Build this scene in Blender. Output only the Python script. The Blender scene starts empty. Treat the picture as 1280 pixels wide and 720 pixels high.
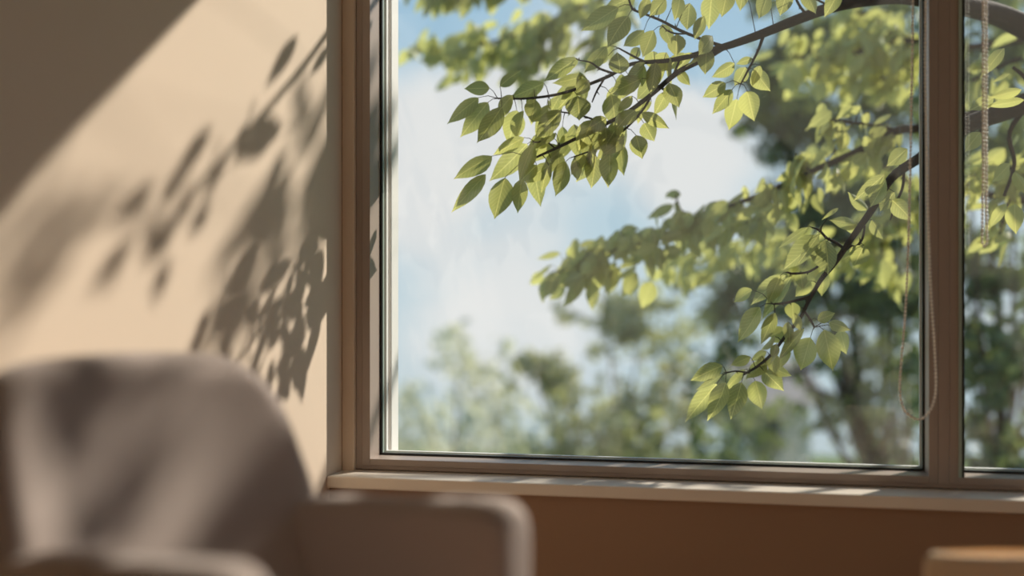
import bpy, bmesh, math, random
from mathutils import Vector, Matrix
random.seed(7)
PI = math.pi
sc = bpy.context.scene
COL = sc.collection

# ------------------------------------------------------------------ camera
F_PX = 1523.0
CAM = Vector((1.2065, -3.383, 0.97))
YAW = math.radians(12.3)
FW = Vector((-math.sin(YAW), math.cos(YAW), 0))
RT = Vector((math.cos(YAW), math.sin(YAW), 0))
cd = bpy.data.cameras.new('camera')
cam = bpy.data.objects.new('camera', cd)
COL.objects.link(cam)
cam.location = CAM
cam.rotation_euler = (PI/2, 0, YAW)
cd.sensor_width = 36
cd.lens = F_PX * 36 / 1280
cd.clip_start = 0.02
cd.clip_end = 500
cd.dof.use_dof = True
cd.dof.focus_distance = 3.56
cd.dof.aperture_fstop = 0.87
sc.camera = cam

def P(px, py, d):
    """a point of the photograph at distance d (m) in front of the lens -> world"""
    return CAM + FW*d + RT*((px-640)/F_PX*d) + Vector((0, 0, (360-py)/F_PX*d))

SUN = Vector((-1.0, -1.6, -0.724*1.6)).normalized()

# ------------------------------------------------------------------ materials
def new_mat(name):
    m = bpy.data.materials.new(name)
    m.use_nodes = True
    nt = m.node_tree
    for n in list(nt.nodes):
        nt.nodes.remove(n)
    out = nt.nodes.new('ShaderNodeOutputMaterial')
    return m, nt, out

def surf(name, col, rough=0.6, spec=0.4, noise=0.0, nscale=20, bump=0.0, bscale=200, metallic=0, sheen=0, col2=None, stretch=None):
    m, nt, out = new_mat(name)
    b = nt.nodes.new('ShaderNodeBsdfPrincipled')
    b.inputs['Base Color'].default_value = (*col, 1)
    b.inputs['Roughness'].default_value = rough
    b.inputs['Specular IOR Level'].default_value = spec
    b.inputs['Metallic'].default_value = metallic
    if sheen:
        b.inputs['Sheen Weight'].default_value = sheen
        b.inputs['Sheen Roughness'].default_value = 0.45
    nt.links.new(b.outputs[0], out.inputs[0])
    tc = nt.nodes.new('ShaderNodeTexCoord')
    mp = nt.nodes.new('ShaderNodeMapping')
    nt.links.new(tc.outputs['Object'], mp.inputs[0])
    if stretch:
        mp.inputs['Scale'].default_value = stretch
    if noise:
        n = nt.nodes.new('ShaderNodeTexNoise')
        n.inputs['Scale'].default_value = nscale
        n.inputs['Detail'].default_value = 6
        nt.links.new(mp.outputs[0], n.inputs['Vector'])
        mx = nt.nodes.new('ShaderNodeMix')
        mx.data_type = 'RGBA'
        c2 = col2 or tuple(c*(1-noise) for c in col)
        mx.inputs['A'].default_value = (*col, 1)
        mx.inputs['B'].default_value = (*c2, 1)
        nt.links.new(n.outputs['Fac'], mx.inputs['Factor'])
        nt.links.new(mx.outputs['Result'], b.inputs['Base Color'])
    if bump:
        n2 = nt.nodes.new('ShaderNodeTexNoise')
        n2.inputs['Scale'].default_value = bscale
        n2.inputs['Detail'].default_value = 4
        nt.links.new(mp.outputs[0], n2.inputs['Vector'])
        bp = nt.nodes.new('ShaderNodeBump')
        bp.inputs['Strength'].default_value = bump
        bp.inputs['Distance'].default_value = 0.002
        nt.links.new(n2.outputs['Fac'], bp.inputs['Height'])
        nt.links.new(bp.outputs[0], b.inputs['Normal'])
    return m

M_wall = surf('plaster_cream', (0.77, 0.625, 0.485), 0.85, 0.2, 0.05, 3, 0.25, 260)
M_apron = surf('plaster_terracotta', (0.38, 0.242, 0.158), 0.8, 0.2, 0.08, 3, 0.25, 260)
M_ceil = surf('ceiling_paint', (0.70, 0.62, 0.52), 0.9, 0.1, 0.04, 4)
M_floor = surf('floor_oak', (0.47, 0.28, 0.165), 0.4, 0.4, 0.45, 6, stretch=(1, 12, 1))
M_frame = surf('frame_paint', (0.39, 0.31, 0.26), 0.38, 0.5, 0.05, 8, 0.1, 300)
M_sill = surf('sill_paint', (0.84, 0.75, 0.64), 0.35, 0.5, 0.06, 10, 0.12, 200)
M_ext = surf('exterior_paint', (0.78, 0.77, 0.74), 0.5, 0.4, 0.05, 8)
M_gasket = surf('gasket_rubber', (0.012, 0.016, 0.014), 0.4, 0.5)
M_spacer = surf('spacer_aluminium', (0.33, 0.42, 0.36), 0.35, 0.6)
M_chain = surf('bead_plastic', (0.96, 0.90, 0.80), 0.35, 0.5)
M_blind = surf('blind_fabric', (0.72, 0.66, 0.56), 0.9, 0.1, 0.06, 120)
M_metal = surf('satin_metal', (0.6, 0.58, 0.55), 0.35, 0.5, metallic=1)
M_darkwood = surf('leg_walnut', (0.13, 0.07, 0.04), 0.45, 0.4, 0.4, 12, stretch=(1, 1, .15))
M_bark = surf('cherry_bark', (0.040, 0.025, 0.020), 0.85, 0.2, 0.55, 60, 0.9, 90)
M_barkfar = surf('far_bark', (0.085, 0.06, 0.045), 0.9, 0.2, 0.5, 12, 0.8, 30)
M_grass = surf('lawn', (0.13, 0.20, 0.06), 0.95, 0.1, 0.45, 3)
M_house = surf('house_render', (0.75, 0.68, 0.58), 0.9, 0.1, 0.08, 2)
M_roof = surf('roof_tiles', (0.42, 0.36, 0.32), 0.8, 0.2, 0.3, 6)
M_dark = surf('dark_glass', (0.05, 0.06, 0.07), 0.1, 0.6)

# chair fabric: fine woven wool, warm grey
def fabric():
    m, nt, out = new_mat('armchair_wool')
    b = nt.nodes.new('ShaderNodeBsdfPrincipled')
    b.inputs['Roughness'].default_value = 0.9
    b.inputs['Specular IOR Level'].default_value = 0.15
    b.inputs['Sheen Weight'].default_value = 0.25
    b.inputs['Sheen Roughness'].default_value = 0.4
    nt.links.new(b.outputs[0], out.inputs[0])
    tc = nt.nodes.new('ShaderNodeTexCoord')
    n = nt.nodes.new('ShaderNodeTexNoise')
    n.inputs['Scale'].default_value = 350
    n.inputs['Detail'].default_value = 3
    nt.links.new(tc.outputs['Object'], n.inputs['Vector'])
    mx = nt.nodes.new('ShaderNodeMix'); mx.data_type = 'RGBA'
    mx.inputs['A'].default_value = (0.40, 0.325, 0.285, 1)
    mx.inputs['B'].default_value = (0.54, 0.445, 0.395, 1)
    nt.links.new(n.outputs['Fac'], mx.inputs['Factor'])
    nt.links.new(mx.outputs['Result'], b.inputs['Base Color'])
    bp = nt.nodes.new('ShaderNodeBump')
    bp.inputs['Strength'].default_value = 0.4
    bp.inputs['Distance'].default_value = 0.001
    nt.links.new(n.outputs['Fac'], bp.inputs['Height'])
    nt.links.new(bp.outputs[0], b.inputs['Normal'])
    return m
M_fabric = fabric()

# window glass: clear pane, Fresnel reflection, thin film of dust specks
def glass():
    m, nt, out = new_mat('window_glass')
    tr = nt.nodes.new('ShaderNodeBsdfTransparent')
    tr.inputs[0].default_value = (0.965, 0.975, 0.97, 1)
    gl = nt.nodes.new('ShaderNodeBsdfGlossy')
    gl.inputs['Roughness'].default_value = 0.0
    geo = nt.nodes.new('ShaderNodeNewGeometry')
    dt = nt.nodes.new('ShaderNodeVectorMath'); dt.operation = 'DOT_PRODUCT'
    nt.links.new(geo.outputs['Normal'], dt.inputs[0]); nt.links.new(geo.outputs['Incoming'], dt.inputs[1])
    def mm(op, a, b=None):
        n = nt.nodes.new('ShaderNodeMath'); n.operation = op
        for i, v in enumerate((a, b)):
            if v is None: continue
            if isinstance(v, (int, float)): n.inputs[i].default_value = v
            else: nt.links.new(v, n.inputs[i])
        return n.outputs[0]
    # Schlick reflectance of glass, the same from either face
    fres = mm('ADD', mm('MULTIPLY', mm('POWER', mm('SUBTRACT', 1.0, mm('ABSOLUTE', dt.outputs['Value'])), 5.0), .95), .045)
    mx = nt.nodes.new('ShaderNodeMixShader')
    nt.links.new(fres, mx.inputs[0])
    nt.links.new(tr.outputs[0], mx.inputs[1])
    nt.links.new(gl.outputs[0], mx.inputs[2])
    dust = nt.nodes.new('ShaderNodeBsdfTranslucent')
    dust.inputs[0].default_value = (0.9, 0.86, 0.78, 1)
    tc = nt.nodes.new('ShaderNodeTexCoord')
    n1 = nt.nodes.new('ShaderNodeTexNoise')
    n1.inputs['Scale'].default_value = 1.1
    n1.inputs['Detail'].default_value = 2
    n2 = nt.nodes.new('ShaderNodeTexVoronoi')
    n2.inputs['Scale'].default_value = 70
    nt.links.new(tc.outputs['Object'], n1.inputs['Vector'])
    nt.links.new(tc.outputs['Object'], n2.inputs['Vector'])
    m1 = nt.nodes.new('ShaderNodeMapRange')
    m1.inputs['From Min'].default_value = 0.3
    m1.inputs['From Max'].default_value = 0.75
    m1.inputs['To Min'].default_value = DUST[0]
    m1.inputs['To Max'].default_value = DUST[1]
    nt.links.new(n1.outputs['Fac'], m1.inputs['Value'])
    m2 = nt.nodes.new('ShaderNodeMapRange')
    m2.inputs['From Min'].default_value = 0.05
    m2.inputs['From Max'].default_value = 0.0
    m2.inputs['To Min'].default_value = 0.0
    m2.inputs['To Max'].default_value = 0.35
    nt.links.new(n2.outputs['Distance'], m2.inputs['Value'])
    ad = nt.nodes.new('ShaderNodeMath'); ad.operation = 'ADD'
    nt.links.new(m1.outputs[0], ad.inputs[0]); nt.links.new(m2.outputs[0], ad.inputs[1])
    mx2 = nt.nodes.new('ShaderNodeMixShader')
    nt.links.new(ad.outputs[0], mx2.inputs[0])
    nt.links.new(mx.outputs[0], mx2.inputs[1])
    nt.links.new(dust.outputs[0], mx2.inputs[2])
    nt.links.new(mx2.outputs[0], out.inputs[0])
    return m
DUST = (0.013, 0.018)
M_glass = glass()

# leaf: tint per leaf (colour attribute) for variety and painted-in sunlight, veins from the leaf's own UV
def leaf_mat(name, c_dark, c_light, trans=0.5, veins=True, tcol=None):
    m, nt, out = new_mat(name)
    at = nt.nodes.new('ShaderNodeAttribute'); at.attribute_name = 'tint'
    mx = nt.nodes.new('ShaderNodeMix'); mx.data_type = 'RGBA'
    mx.inputs['A'].default_value = (*c_dark, 1)
    mx.inputs['B'].default_value = (*c_light, 1)
    nt.links.new(at.outputs['Fac'], mx.inputs['Factor'])
    colour = mx.outputs['Result']
    if veins:
        uv = nt.nodes.new('ShaderNodeUVMap'); uv.uv_map = 'UVMap'
        sp = nt.nodes.new('ShaderNodeSeparateXYZ')
        nt.links.new(uv.outputs[0], sp.inputs[0])
        def math_(op, a, b=None, c=None):
            n = nt.nodes.new('ShaderNodeMath'); n.operation = op
            for i, v in enumerate((a, b, c)):
                if v is None: continue
                if isinstance(v, (int, float)): n.inputs[i].default_value = v
                else: nt.links.new(v, n.inputs[i])
            return n.outputs[0]
        au = math_('ABSOLUTE', math_('SUBTRACT', sp.outputs[0], 0.5))
        mid = math_('LESS_THAN', au, 0.018)
        w = math_('FRACT', math_('SUBTRACT', math_('MULTIPLY', sp.outputs[1], 9.0), math_('MULTIPLY', au, 5.0)))
        side = math_('MULTIPLY', math_('LESS_THAN', w, 0.13), 0.55)
        v = math_('MAXIMUM', mid, side)
        mv = nt.nodes.new('ShaderNodeMix'); mv.data_type = 'RGBA'
        nt.links.new(math_('MULTIPLY', v, 0.9), mv.inputs['Factor'])
        nt.links.new(colour, mv.inputs['A'])
        mv.inputs['B'].default_value = (0.62, 0.62, 0.36, 1)
        colour = mv.outputs['Result']
    b = nt.nodes.new('ShaderNodeBsdfPrincipled')
    b.inputs['Roughness'].default_value = 0.5
    b.inputs['Specular IOR Level'].default_value = 0.35
    nt.links.new(colour, b.inputs['Base Color'])
    t = nt.nodes.new('ShaderNodeBsdfTranslucent')
    tm = nt.nodes.new('ShaderNodeMix'); tm.data_type = 'RGBA'; tm.blend_type = 'MULTIPLY'
    tm.inputs['Factor'].default_value = 1
    nt.links.new(colour, tm.inputs['A'])
    tm.inputs['B'].default_value = (*(tcol or (1.40, 1.34, 0.78)), 1)
    nt.links.new(tm.outputs['Result'], t.inputs[0])
    ms = nt.nodes.new('ShaderNodeMixShader')
    ms.inputs[0].default_value = trans
    nt.links.new(b.outputs[0], ms.inputs[1])
    nt.links.new(t.outputs[0], ms.inputs[2])
    nt.links.new(ms.outputs[0], out.inputs[0])
    return m
M_leaf = leaf_mat('cherry_leaf', (0.26, 0.29, 0.165), (0.45, 0.475, 0.23), 0.52)
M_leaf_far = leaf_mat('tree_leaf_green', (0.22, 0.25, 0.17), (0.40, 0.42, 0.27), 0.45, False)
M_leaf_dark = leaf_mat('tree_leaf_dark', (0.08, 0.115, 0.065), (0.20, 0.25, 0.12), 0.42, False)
M_leaf_hazed = leaf_mat('tree_leaf_hazed', (0.56, 0.59, 0.51), (0.70, 0.69, 0.54), 0.4, False, (1.05, 1.05, 0.9))  # distance haze put into the leaf colour

# ------------------------------------------------------------------ mesh helpers
def link(name, me, mat=None, parent=None, smooth=False):
    o = bpy.data.objects.new(name, me)
    COL.objects.link(o)
    if mat: me.materials.append(mat)
    if parent is not None: o.parent = parent
    if smooth:
        for p in me.polygons: p.use_smooth = True
    return o

def tag(o, label=None, cat=None, group=None, kind=None):
    if label: o['label'] = label
    if cat: o['category'] = cat
    if group: o['group'] = group
    if kind: o['kind'] = kind
    return o

def empty(name, loc=(0, 0, 0), rz=0.0):
    o = bpy.data.objects.new(name, None)
    COL.objects.link(o)
    o.location = loc
    o.rotation_euler = (0, 0, rz)
    o.empty_display_size = 0.1
    return o

def add_box(bm, x0, x1, y0, y1, z0, z1):
    vs = [bm.verts.new((x, y, z)) for x in (x0, x1) for y in (y0, y1) for z in (z0, z1)]
    for f in ((0, 1, 3, 2), (4, 6, 7, 5), (0, 4, 5, 1), (2, 3, 7, 6), (0, 2, 6, 4), (1, 5, 7, 3)):
        bm.faces.new([vs[i] for i in f])

def bm_obj(name, bm, mat, parent=None, bevel=0.0, smooth=False, seg=2):
    bmesh.ops.recalc_face_normals(bm, faces=bm.faces)
    me = bpy.data.meshes.new(name)
    bm.to_mesh(me); bm.free()
    o = link(name, me, mat, parent, smooth)
    if bevel:
        md = o.modifiers.new('bevel', 'BEVEL')
        md.width = bevel; md.segments = seg; md.limit_method = 'ANGLE'
    return o

def boxes(name, lst, mat, parent=None, bevel=0.0):
    bm = bmesh.new()
    for b in lst: add_box(bm, *b)
    return bm_obj(name, bm, mat, parent, bevel)

def loft(loops, cap=True):
    """loops: list of equal-length closed point rings"""
    V = []; Fc = []
    n = len(loops[0])
    for lp in loops: V += [tuple(p) for p in lp]
    for i in range(len(loops)-1):
        for j in range(n):
            a = i*n+j; b = i*n+(j+1) % n
            Fc.append((a, b, b+n, a+n))
    if cap:
        for i in (0, len(loops)-1):
            c = Vector((0, 0, 0))
            for p in loops[i]: c += Vector(p)
            V.append(tuple(c/n)); ci = len(V)-1
            for j in range(n):
                a = i*n+j; b = i*n+(j+1) % n
                Fc.append((a, b, ci) if i else (b, a, ci))
    return V, Fc

def loft_obj(name, loops, mat, parent=None, cap=True, subsurf=0):
    V, Fc = loft(loops, cap)
    me = bpy.data.meshes.new(name)
    me.from_pydata(V, [], Fc)
    bm = bmesh.new(); bm.from_mesh(me)
    bmesh.ops.recalc_face_normals(bm, faces=bm.faces)
    bm.to_mesh(me); bm.free()
    o = link(name, me, mat, parent, True)
    if subsurf:
        md = o.modifiers.new('sub', 'SUBSURF'); md.levels = subsurf; md.render_levels = subsurf
    return o

class MB:
    def __init__(s): s.v = []; s.f = []; s.uv = []; s.t = []
    def tube(s, pts, rad, n=8):
        """tapered tube along a list of points"""
        N = len(pts); base = len(s.v)
        up = Vector((0.13, 0.21, 0.97)).normalized()
        for i, p in enumerate(pts):
            a = pts[max(i-1, 0)]; b = pts[min(i+1, N-1)]
            d = (b-a)
            if d.length < 1e-9: d = Vector((0, 0, 1))
            d.normalize()
            u = d.cross(up)
            if u.length < 1e-3: u = d.cross(Vector((1, 0, 0)))
            u.normalize(); w = d.cross(u)
            r = rad[i] if isinstance(rad, (list, tuple)) else rad
            for k in range(n):
                an = 2*PI*k/n
                s.v.append(tuple(p + u*(r*math.cos(an)) + w*(r*math.sin(an))))
        for i in range(N-1):
            for k in range(n):
                a = base+i*n+k; b = base+i*n+(k+1) % n
                s.f.append((a, b, b+n, a+n))
        s.f.append(tuple(base+k for k in range(n))[::-1])
        s.f.append(tuple(base+(N-1)*n+k for k in range(n)))
    def build(s, name, mat, parent=None, smooth=True):
        me = bpy.data.meshes.new(name)
        me.from_pydata(s.v, [], s.f)
        if s.uv:
            ul = me.uv_layers.new(name='UVMap')
            vi = [0]*len(me.loops); me.loops.foreach_get('vertex_index', vi)
            flat = [0.0]*(2*len(vi))
            for i, k in enumerate(vi):
                flat[2*i] = s.uv[k][0]; flat[2*i+1] = s.uv[k][1]
            ul.data.foreach_set('uv', flat)
        if s.t:
            ca = me.attributes.new('tint', 'FLOAT', 'POINT')
            ca.data.foreach_set('value', s.t)
        me.update()
        return link(name, me, mat, parent, smooth)
    LV = (0, .05, .14, .28, .43, .58, .73, .85, .93, 1.0)
    LW = (.03, .34, .70, .96, 1.0, .88, .62, .32, .11, .0)
    LU = (-1, -.5, 0, .5, 1)
    def leaf(s, base, tip, side, ratio, fold=.18, curl=.10, tint=.5, wave=.0):
        ax = tip-base; L = ax.length
        side = (side - ax*(side.dot(ax)/ax.length_squared)).normalized()
        nrm = side.cross(ax).normalized()
        hw = L*ratio*.5
        b0 = len(s.v); ph = random.random()*6
        for v, w in zip(s.LV, s.LW):
            for u in s.LU:
                p = base + ax*v + side*(u*w*hw) + nrm*(abs(u)*w*hw*fold*2 - curl*L*(4*v*(1-v))*1.0 + wave*L*math.sin(v*9+u*2+ph)*abs(u))
                s.v.append(tuple(p)); s.uv.append((.5+u*w*.5, v)); s.t.append(tint)
        nu = len(s.LU)
        for i in range(len(s.LV)-1):
            for j in range(nu-1):
                a = b0+i*nu+j
                s.f.append((a, a+1, a+1+nu, a+nu))
    def leaflet(s, c, ax, side, L, ratio, tint):
        """a small far leaf: a folded lozenge of six faces"""
        b0 = len(s.v); hw = L*ratio*.5
        nrm = side.cross(ax)
        pts = [c-ax*(L*.5), c-ax*(L*.12)+side*hw+nrm*(hw*.3), c-ax*(L*.12)-side*hw+nrm*(hw*.3), c+ax*(L*.25)+side*hw*.75+nrm*(hw*.25), c+ax*(L*.25)-side*hw*.75+nrm*(hw*.25), c+ax*(L*.5)]
        for p in pts: s.v.append(tuple(p)); s.t.append(tint)
        s.f += [(b0, b0+1, b0+2), (b0+1, b0+3, b0+4, b0+2), (b0+3, b0+5, b0+4)]

def rvec():
    while True:
        v = Vector((random.uniform(-1, 1), random.uniform(-1, 1), random.uniform(-1, 1)))
        if 0.05 < v.length < 1: return v.normalized()

def smooth_path(pts, n=5):
    """Catmull-Rom through the points (vectors of 3 + radius)"""
    out = []
    for i in range(len(pts)-1):
        p0 = pts[max(i-1, 0)]; p1 = pts[i]; p2 = pts[i+1]; p3 = pts[min(i+2, len(pts)-1)]
        for k in range(n):
            t = k/n
            out.append(.5*((2*p1)+(p2-p0)*t+(2*p0-5*p1+4*p2-p3)*t*t+(3*p1-p0-3*p2+p3)*t**3))
    out.append(pts[-1].copy())
    return out

# ------------------------------------------------------------------ the room
RX, RY, RZ = 4.3, -5.2, 2.75
YA = -0.209      # room face of the wall under the sill
YN = -0.115      # face of the narrow wall strip beside the frame
ZS = 0.455       # sill top
HEAD = 2.33      # underside of the window head
WX0, WX1 = 0.038, 2.82

def struct(o): o['kind'] = 'structure'; return o
struct(boxes('floor', [(-.2, RX+.2, RY-.2, .22, -.2, 0)], M_floor))
struct(boxes('ceiling', [(-.2, RX+.2, RY-.2, .22, RZ, RZ+.2)], M_ceil))
struct(boxes('wall_left', [(-.2, 0, RY-.2, .22, 0, RZ)], M_wall))
struct(boxes('wall_right', [(RX, RX+.2, RY-.2, -3.9, 0, RZ), (RX, RX+.2, -1.1, .22, 0, RZ), (RX, RX+.2, -3.9, -1.1, 0, .8), (RX, RX+.2, -3.9, -1.1, 2.35, RZ)], M_wall))
side = tag(empty('fill_window', (RX, -2.5, .8)), kind='structure')  # unseen side window, added to give the room fill light
boxes('window_frame', [(.02, .08, -1.4, -1.34, 0, 1.55), (.02, .08, 1.34, 1.4, 0, 1.55), (.02, .08, -.03, .03, .06, 1.49), (.02, .08, -1.34, 1.34, 0, .06), (.02, .08, -1.34, 1.34, 1.49, 1.55)], M_frame, side, .003)
boxes('glass_pane', [(.048, .0485, -1.34, -.03, .06, 1.49), (.048, .0485, .03, 1.34, .06, 1.49)], M_glass, side)
struct(boxes('wall_back', [(0, RX, RY-.2, RY, 0, RZ)], M_wall))
# window wall: lower part, and the recessed part around the opening
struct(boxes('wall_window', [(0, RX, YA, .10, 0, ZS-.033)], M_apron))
struct(boxes('wall_front', [(0, WX0, YN, .06, ZS-.033, RZ), (WX0, WX1, YN, .06, HEAD+.05, RZ), (WX1, RX, YN-.05, .06, ZS-.033, RZ)], M_wall, bevel=.004))
struct(boxes('baseboard_left', [(0, .014, RY, YA, 0, .09)], M_sill, bevel=.003))
struct(boxes('baseboard_window', [(.014, RX, YA-.014, YA, 0, .09)], M_sill, bevel=.003))

# window
win = tag(empty('window_1', (0, 0, 0)), kind='structure')
FZ0 = .457
def ring(x0, x1, z0, z1, t, y0, y1, tb=None):
    tb = tb or t
    return [(x0, x0+t, y0, y1, z0, z1), (x1-t, x1, y0, y1, z0, z1), (x0+t, x1-t, y0, y1, z0, z0+tb), (x0+t, x1-t, y0, y1, z1-t, z1)]
MX0, MX1 = 1.585, 1.663
boxes('window_frame', [(WX0, .0572, -.10, .05, FZ0, HEAD+.05), (WX1-.02, WX1, -.10, .05, FZ0, HEAD+.05), (.056, WX1-.02, -.10, .05, FZ0, FZ0+.012),
      (.056, WX1-.02, -.10, .05, HEAD+.03, HEAD+.05)], M_frame, win, .0015)
boxes('mullion', [(1.6085, 1.6355, -.1035, .05, FZ0+.012, HEAD+.03)], M_frame, win, .0008)
def sash(x0, x1):
    z0 = FZ0+.012; z1 = HEAD+.03
    bm = bmesh.new()
    tl, tb = .023, .018
    for b in ((x0, x0+tl, -.104, .035, z0, z1), (x1-tl, x1, -.104, .035, z0, z1), (x0+tl, x1-tl, -.104, .035, z0, z0+tb), (x0+tl, x1-tl, -.104, .035, z1-.03, z1)):
        add_box(bm, *b)
    s = bm_obj('sash', bm, M_frame, win, .001)
    a, b_, c, d = x0+tl, x1-tl, z0+tb, z1-.03
    boxes('gasket', [(a, a+.006, -.014, -.004, c, d), (b_-.006, b_, -.014, -.004, c, d), (a+.006, b_-.006, -.014, -.004, c, c+.006), (a+.006, b_-.006, -.014, -.004, d-.006, d)], M_gasket, s)
    boxes('spacer', [(a, a+.005, -.002, .008, c, d), (b_-.005, b_, -.002, .008, c, d), (a+.005, b_-.005, -.002, .008, c, c+.004), (a+.005, b_-.005, -.002, .008, d-.004, d)], M_spacer, s)
    boxes('outer_bead', [(a, a+.009, .018, .034, c, d), (b_-.009, b_, .018, .034, c, d), (a+.009, b_-.009, .018, .034, c, c+.008), (a+.009, b_-.009, .018, .034, d-.008, d)], M_ext, s)
    if x0 > 1:
        boxes('glazing_bead', [(a-.002, a+.006, -.108, -.100, c, d)], M_spacer, s)
        boxes('gasket', [(a+.006, a+.013, -.104, -.094, c, d)], M_gasket, s)
    boxes('glass_pane', [(a, b_, -.0035, -.0030, c, d)], M_glass, s)
    return s
sash(.0575, 1.608)
sash(1.636, WX1-.022)
boxes('exterior_sill', [(0, WX1+.1, .05, .16, FZ0-.03, FZ0-.005)], M_ext, win, .003)
# jamb trim outside, the pale strip seen at the left of the glass
boxes('exterior_jamb', [(.062, .094, .052, .12, FZ0-.005, HEAD+.05)], M_ext, win, .003)
boxes('window_sill', [(0, RX, -.233, -.098, ZS-.033, ZS)], M_sill, win, .004)

# ------------------------------------------------------------------ roller blinds with bead chains
def bead_chain(path, r=.0043, gap=.0102):
    mb = MB()
    segs = []; tot = 0
    for a, b in zip(path[:-1], path[1:]):
        segs.append((tot, a, b, (b-a).length)); tot += (b-a).length
    n = int(tot/gap); k = 0
    ico = []
    bm = bmesh.new(); bmesh.ops.create_icosphere(bm, subdivisions=1, radius=r)
    iv = [v.co.copy() for v in bm.verts]; bm.verts.index_update()
    fi = [tuple(v.index for v in f.verts) for f in bm.faces]; bm.free()
    for i in range(n):
        s = i*gap
        while k < len(segs)-1 and s > segs[k][0]+segs[k][3]: k += 1
        t, a, b, L = segs[k]
        c = a.lerp(b, (s-t)/L if L else 0)
        b0 = len(mb.v)
        mb.v += [tuple(c+v) for v in iv]
        mb.f += [tuple(b0+j for j in f) for f in fi]
    mb.tube(path, r*.42, 5)
    return mb
def Pw(px, py, Y):
    """the point of a pixel's line of sight on the vertical plane y = Y"""
    d = FW + RT*((px-640)/F_PX) + Vector((0, 0, (360-py)/F_PX))
    return CAM + d*((Y-CAM.y)/d.y)
def blind(x0, x1, chain_px, y_end, label):
    r = empty('roller_blind', (0, 0, 0))
    tag(r, label, 'blind', 'roller blinds above the window')
    z = 2.445
    mb = MB(); mb.tube([Vector((x0+.01, -.16, z)), Vector((x1-.01, -.16, z))], .026, 24)
    mb.build('rolled_fabric', M_blind, r)
    boxes('bottom_bar', [(x0+.012, x1-.012, -.142, -.130, z-.055, z-.035)], M_blind, r, .002)
    for x in (x0, x1-.004):
        boxes('bracket', [(x, x+.004, -.195, -.116, z-.03, z+.03)], M_metal, r, .001)
    path = smooth_path(chain_px, 8)
    bead_chain(path).build('bead_chain', M_chain, r)
    return r
YC = -.150
TOPZ = 2.43
l = Pw(1141, 0, YC); rr = Pw(1157, 0, YC)
pts = [Vector((l.x, YC, TOPZ)), l] + [Pw(x, y, YC) for x, y in ((1140, 90), (1138, 200), (1135, 320), (1131, 400), (1126, 460), (1125, 492), (1130, 511), (1139, 521), (1149, 524), (1159, 518), (1167, 503), (1170, 480), (1168, 430), (1164, 370), (1161, 300), (1158, 180), (1156.5, 80))] + [rr, Vector((rr.x, YC, TOPZ))]
blind(.045, 1.60, pts, 525, 'roller blind above the left pane, its bead chain hanging in a wide loop')
l = Pw(1229, 0, YC)
pts = [Vector((l.x, YC+.004, TOPZ)), l] + [Pw(x, y, YC) for x, y in ((1229, 90), (1229, 200), (1228, 280), (1227.5, 300), (1229, 306), (1231, 308), (1233, 306), (1234, 300), (1233.5, 280), (1233, 200), (1233, 90), (1233, 0))]
e = pts[-1]; pts.append(Vector((e.x, YC, TOPZ)))
blind(1.645, WX1-.01, pts, 308, 'roller blind above the right pane whose narrow bead chain ends halfway down the glass')

# ------------------------------------------------------------------ armchair
# local axes: x forward, y towards the window, z up
fwd_c = (0.819, -0.574); lat_c = (0.574, 0.819)
CW = .300       # half width outside
front = FW*1.525 + RT*(-.135) + CAM
Fv = (RT*fwd_c[0] + FW*fwd_c[1]).normalized()
org = front - Fv*.34
chair = empty('armchair', (org.x, org.y, 0), math.atan2(Fv.y, Fv.x))
tag(chair, 'warm grey wool armchair with rounded back, standing before the sunlit left wall', 'armchair')

def rrect(hw, hh, r, n=6, m=5):
    """rounded rectangle ring in (a,b)"""
    r = min(r, hw*.999, hh*.999); out = []
    for cx, cy, a0 in ((hw-r, hh-r, 0), (-hw+r, hh-r, PI/2), (-hw+r, -hh+r, PI), (hw-r, -hh+r, 3*PI/2)):
        for k in range(n+1):
            a = a0+PI/2*k/n
            out.append((cx+r*math.cos(a), cy+r*math.sin(a)))
    res = []
    # densify the straight runs
    N = len(out)
    for i in range(N):
        p = out[i]; q = out[(i+1) % N]
        res.append(p)
        if (i % (n+1)) == n:
            for k in range(1, m+1):
                t = k/(m+1); res.append((p[0]+(q[0]-p[0])*t, p[1]+(q[1]-p[1])*t))
    return res

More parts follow.
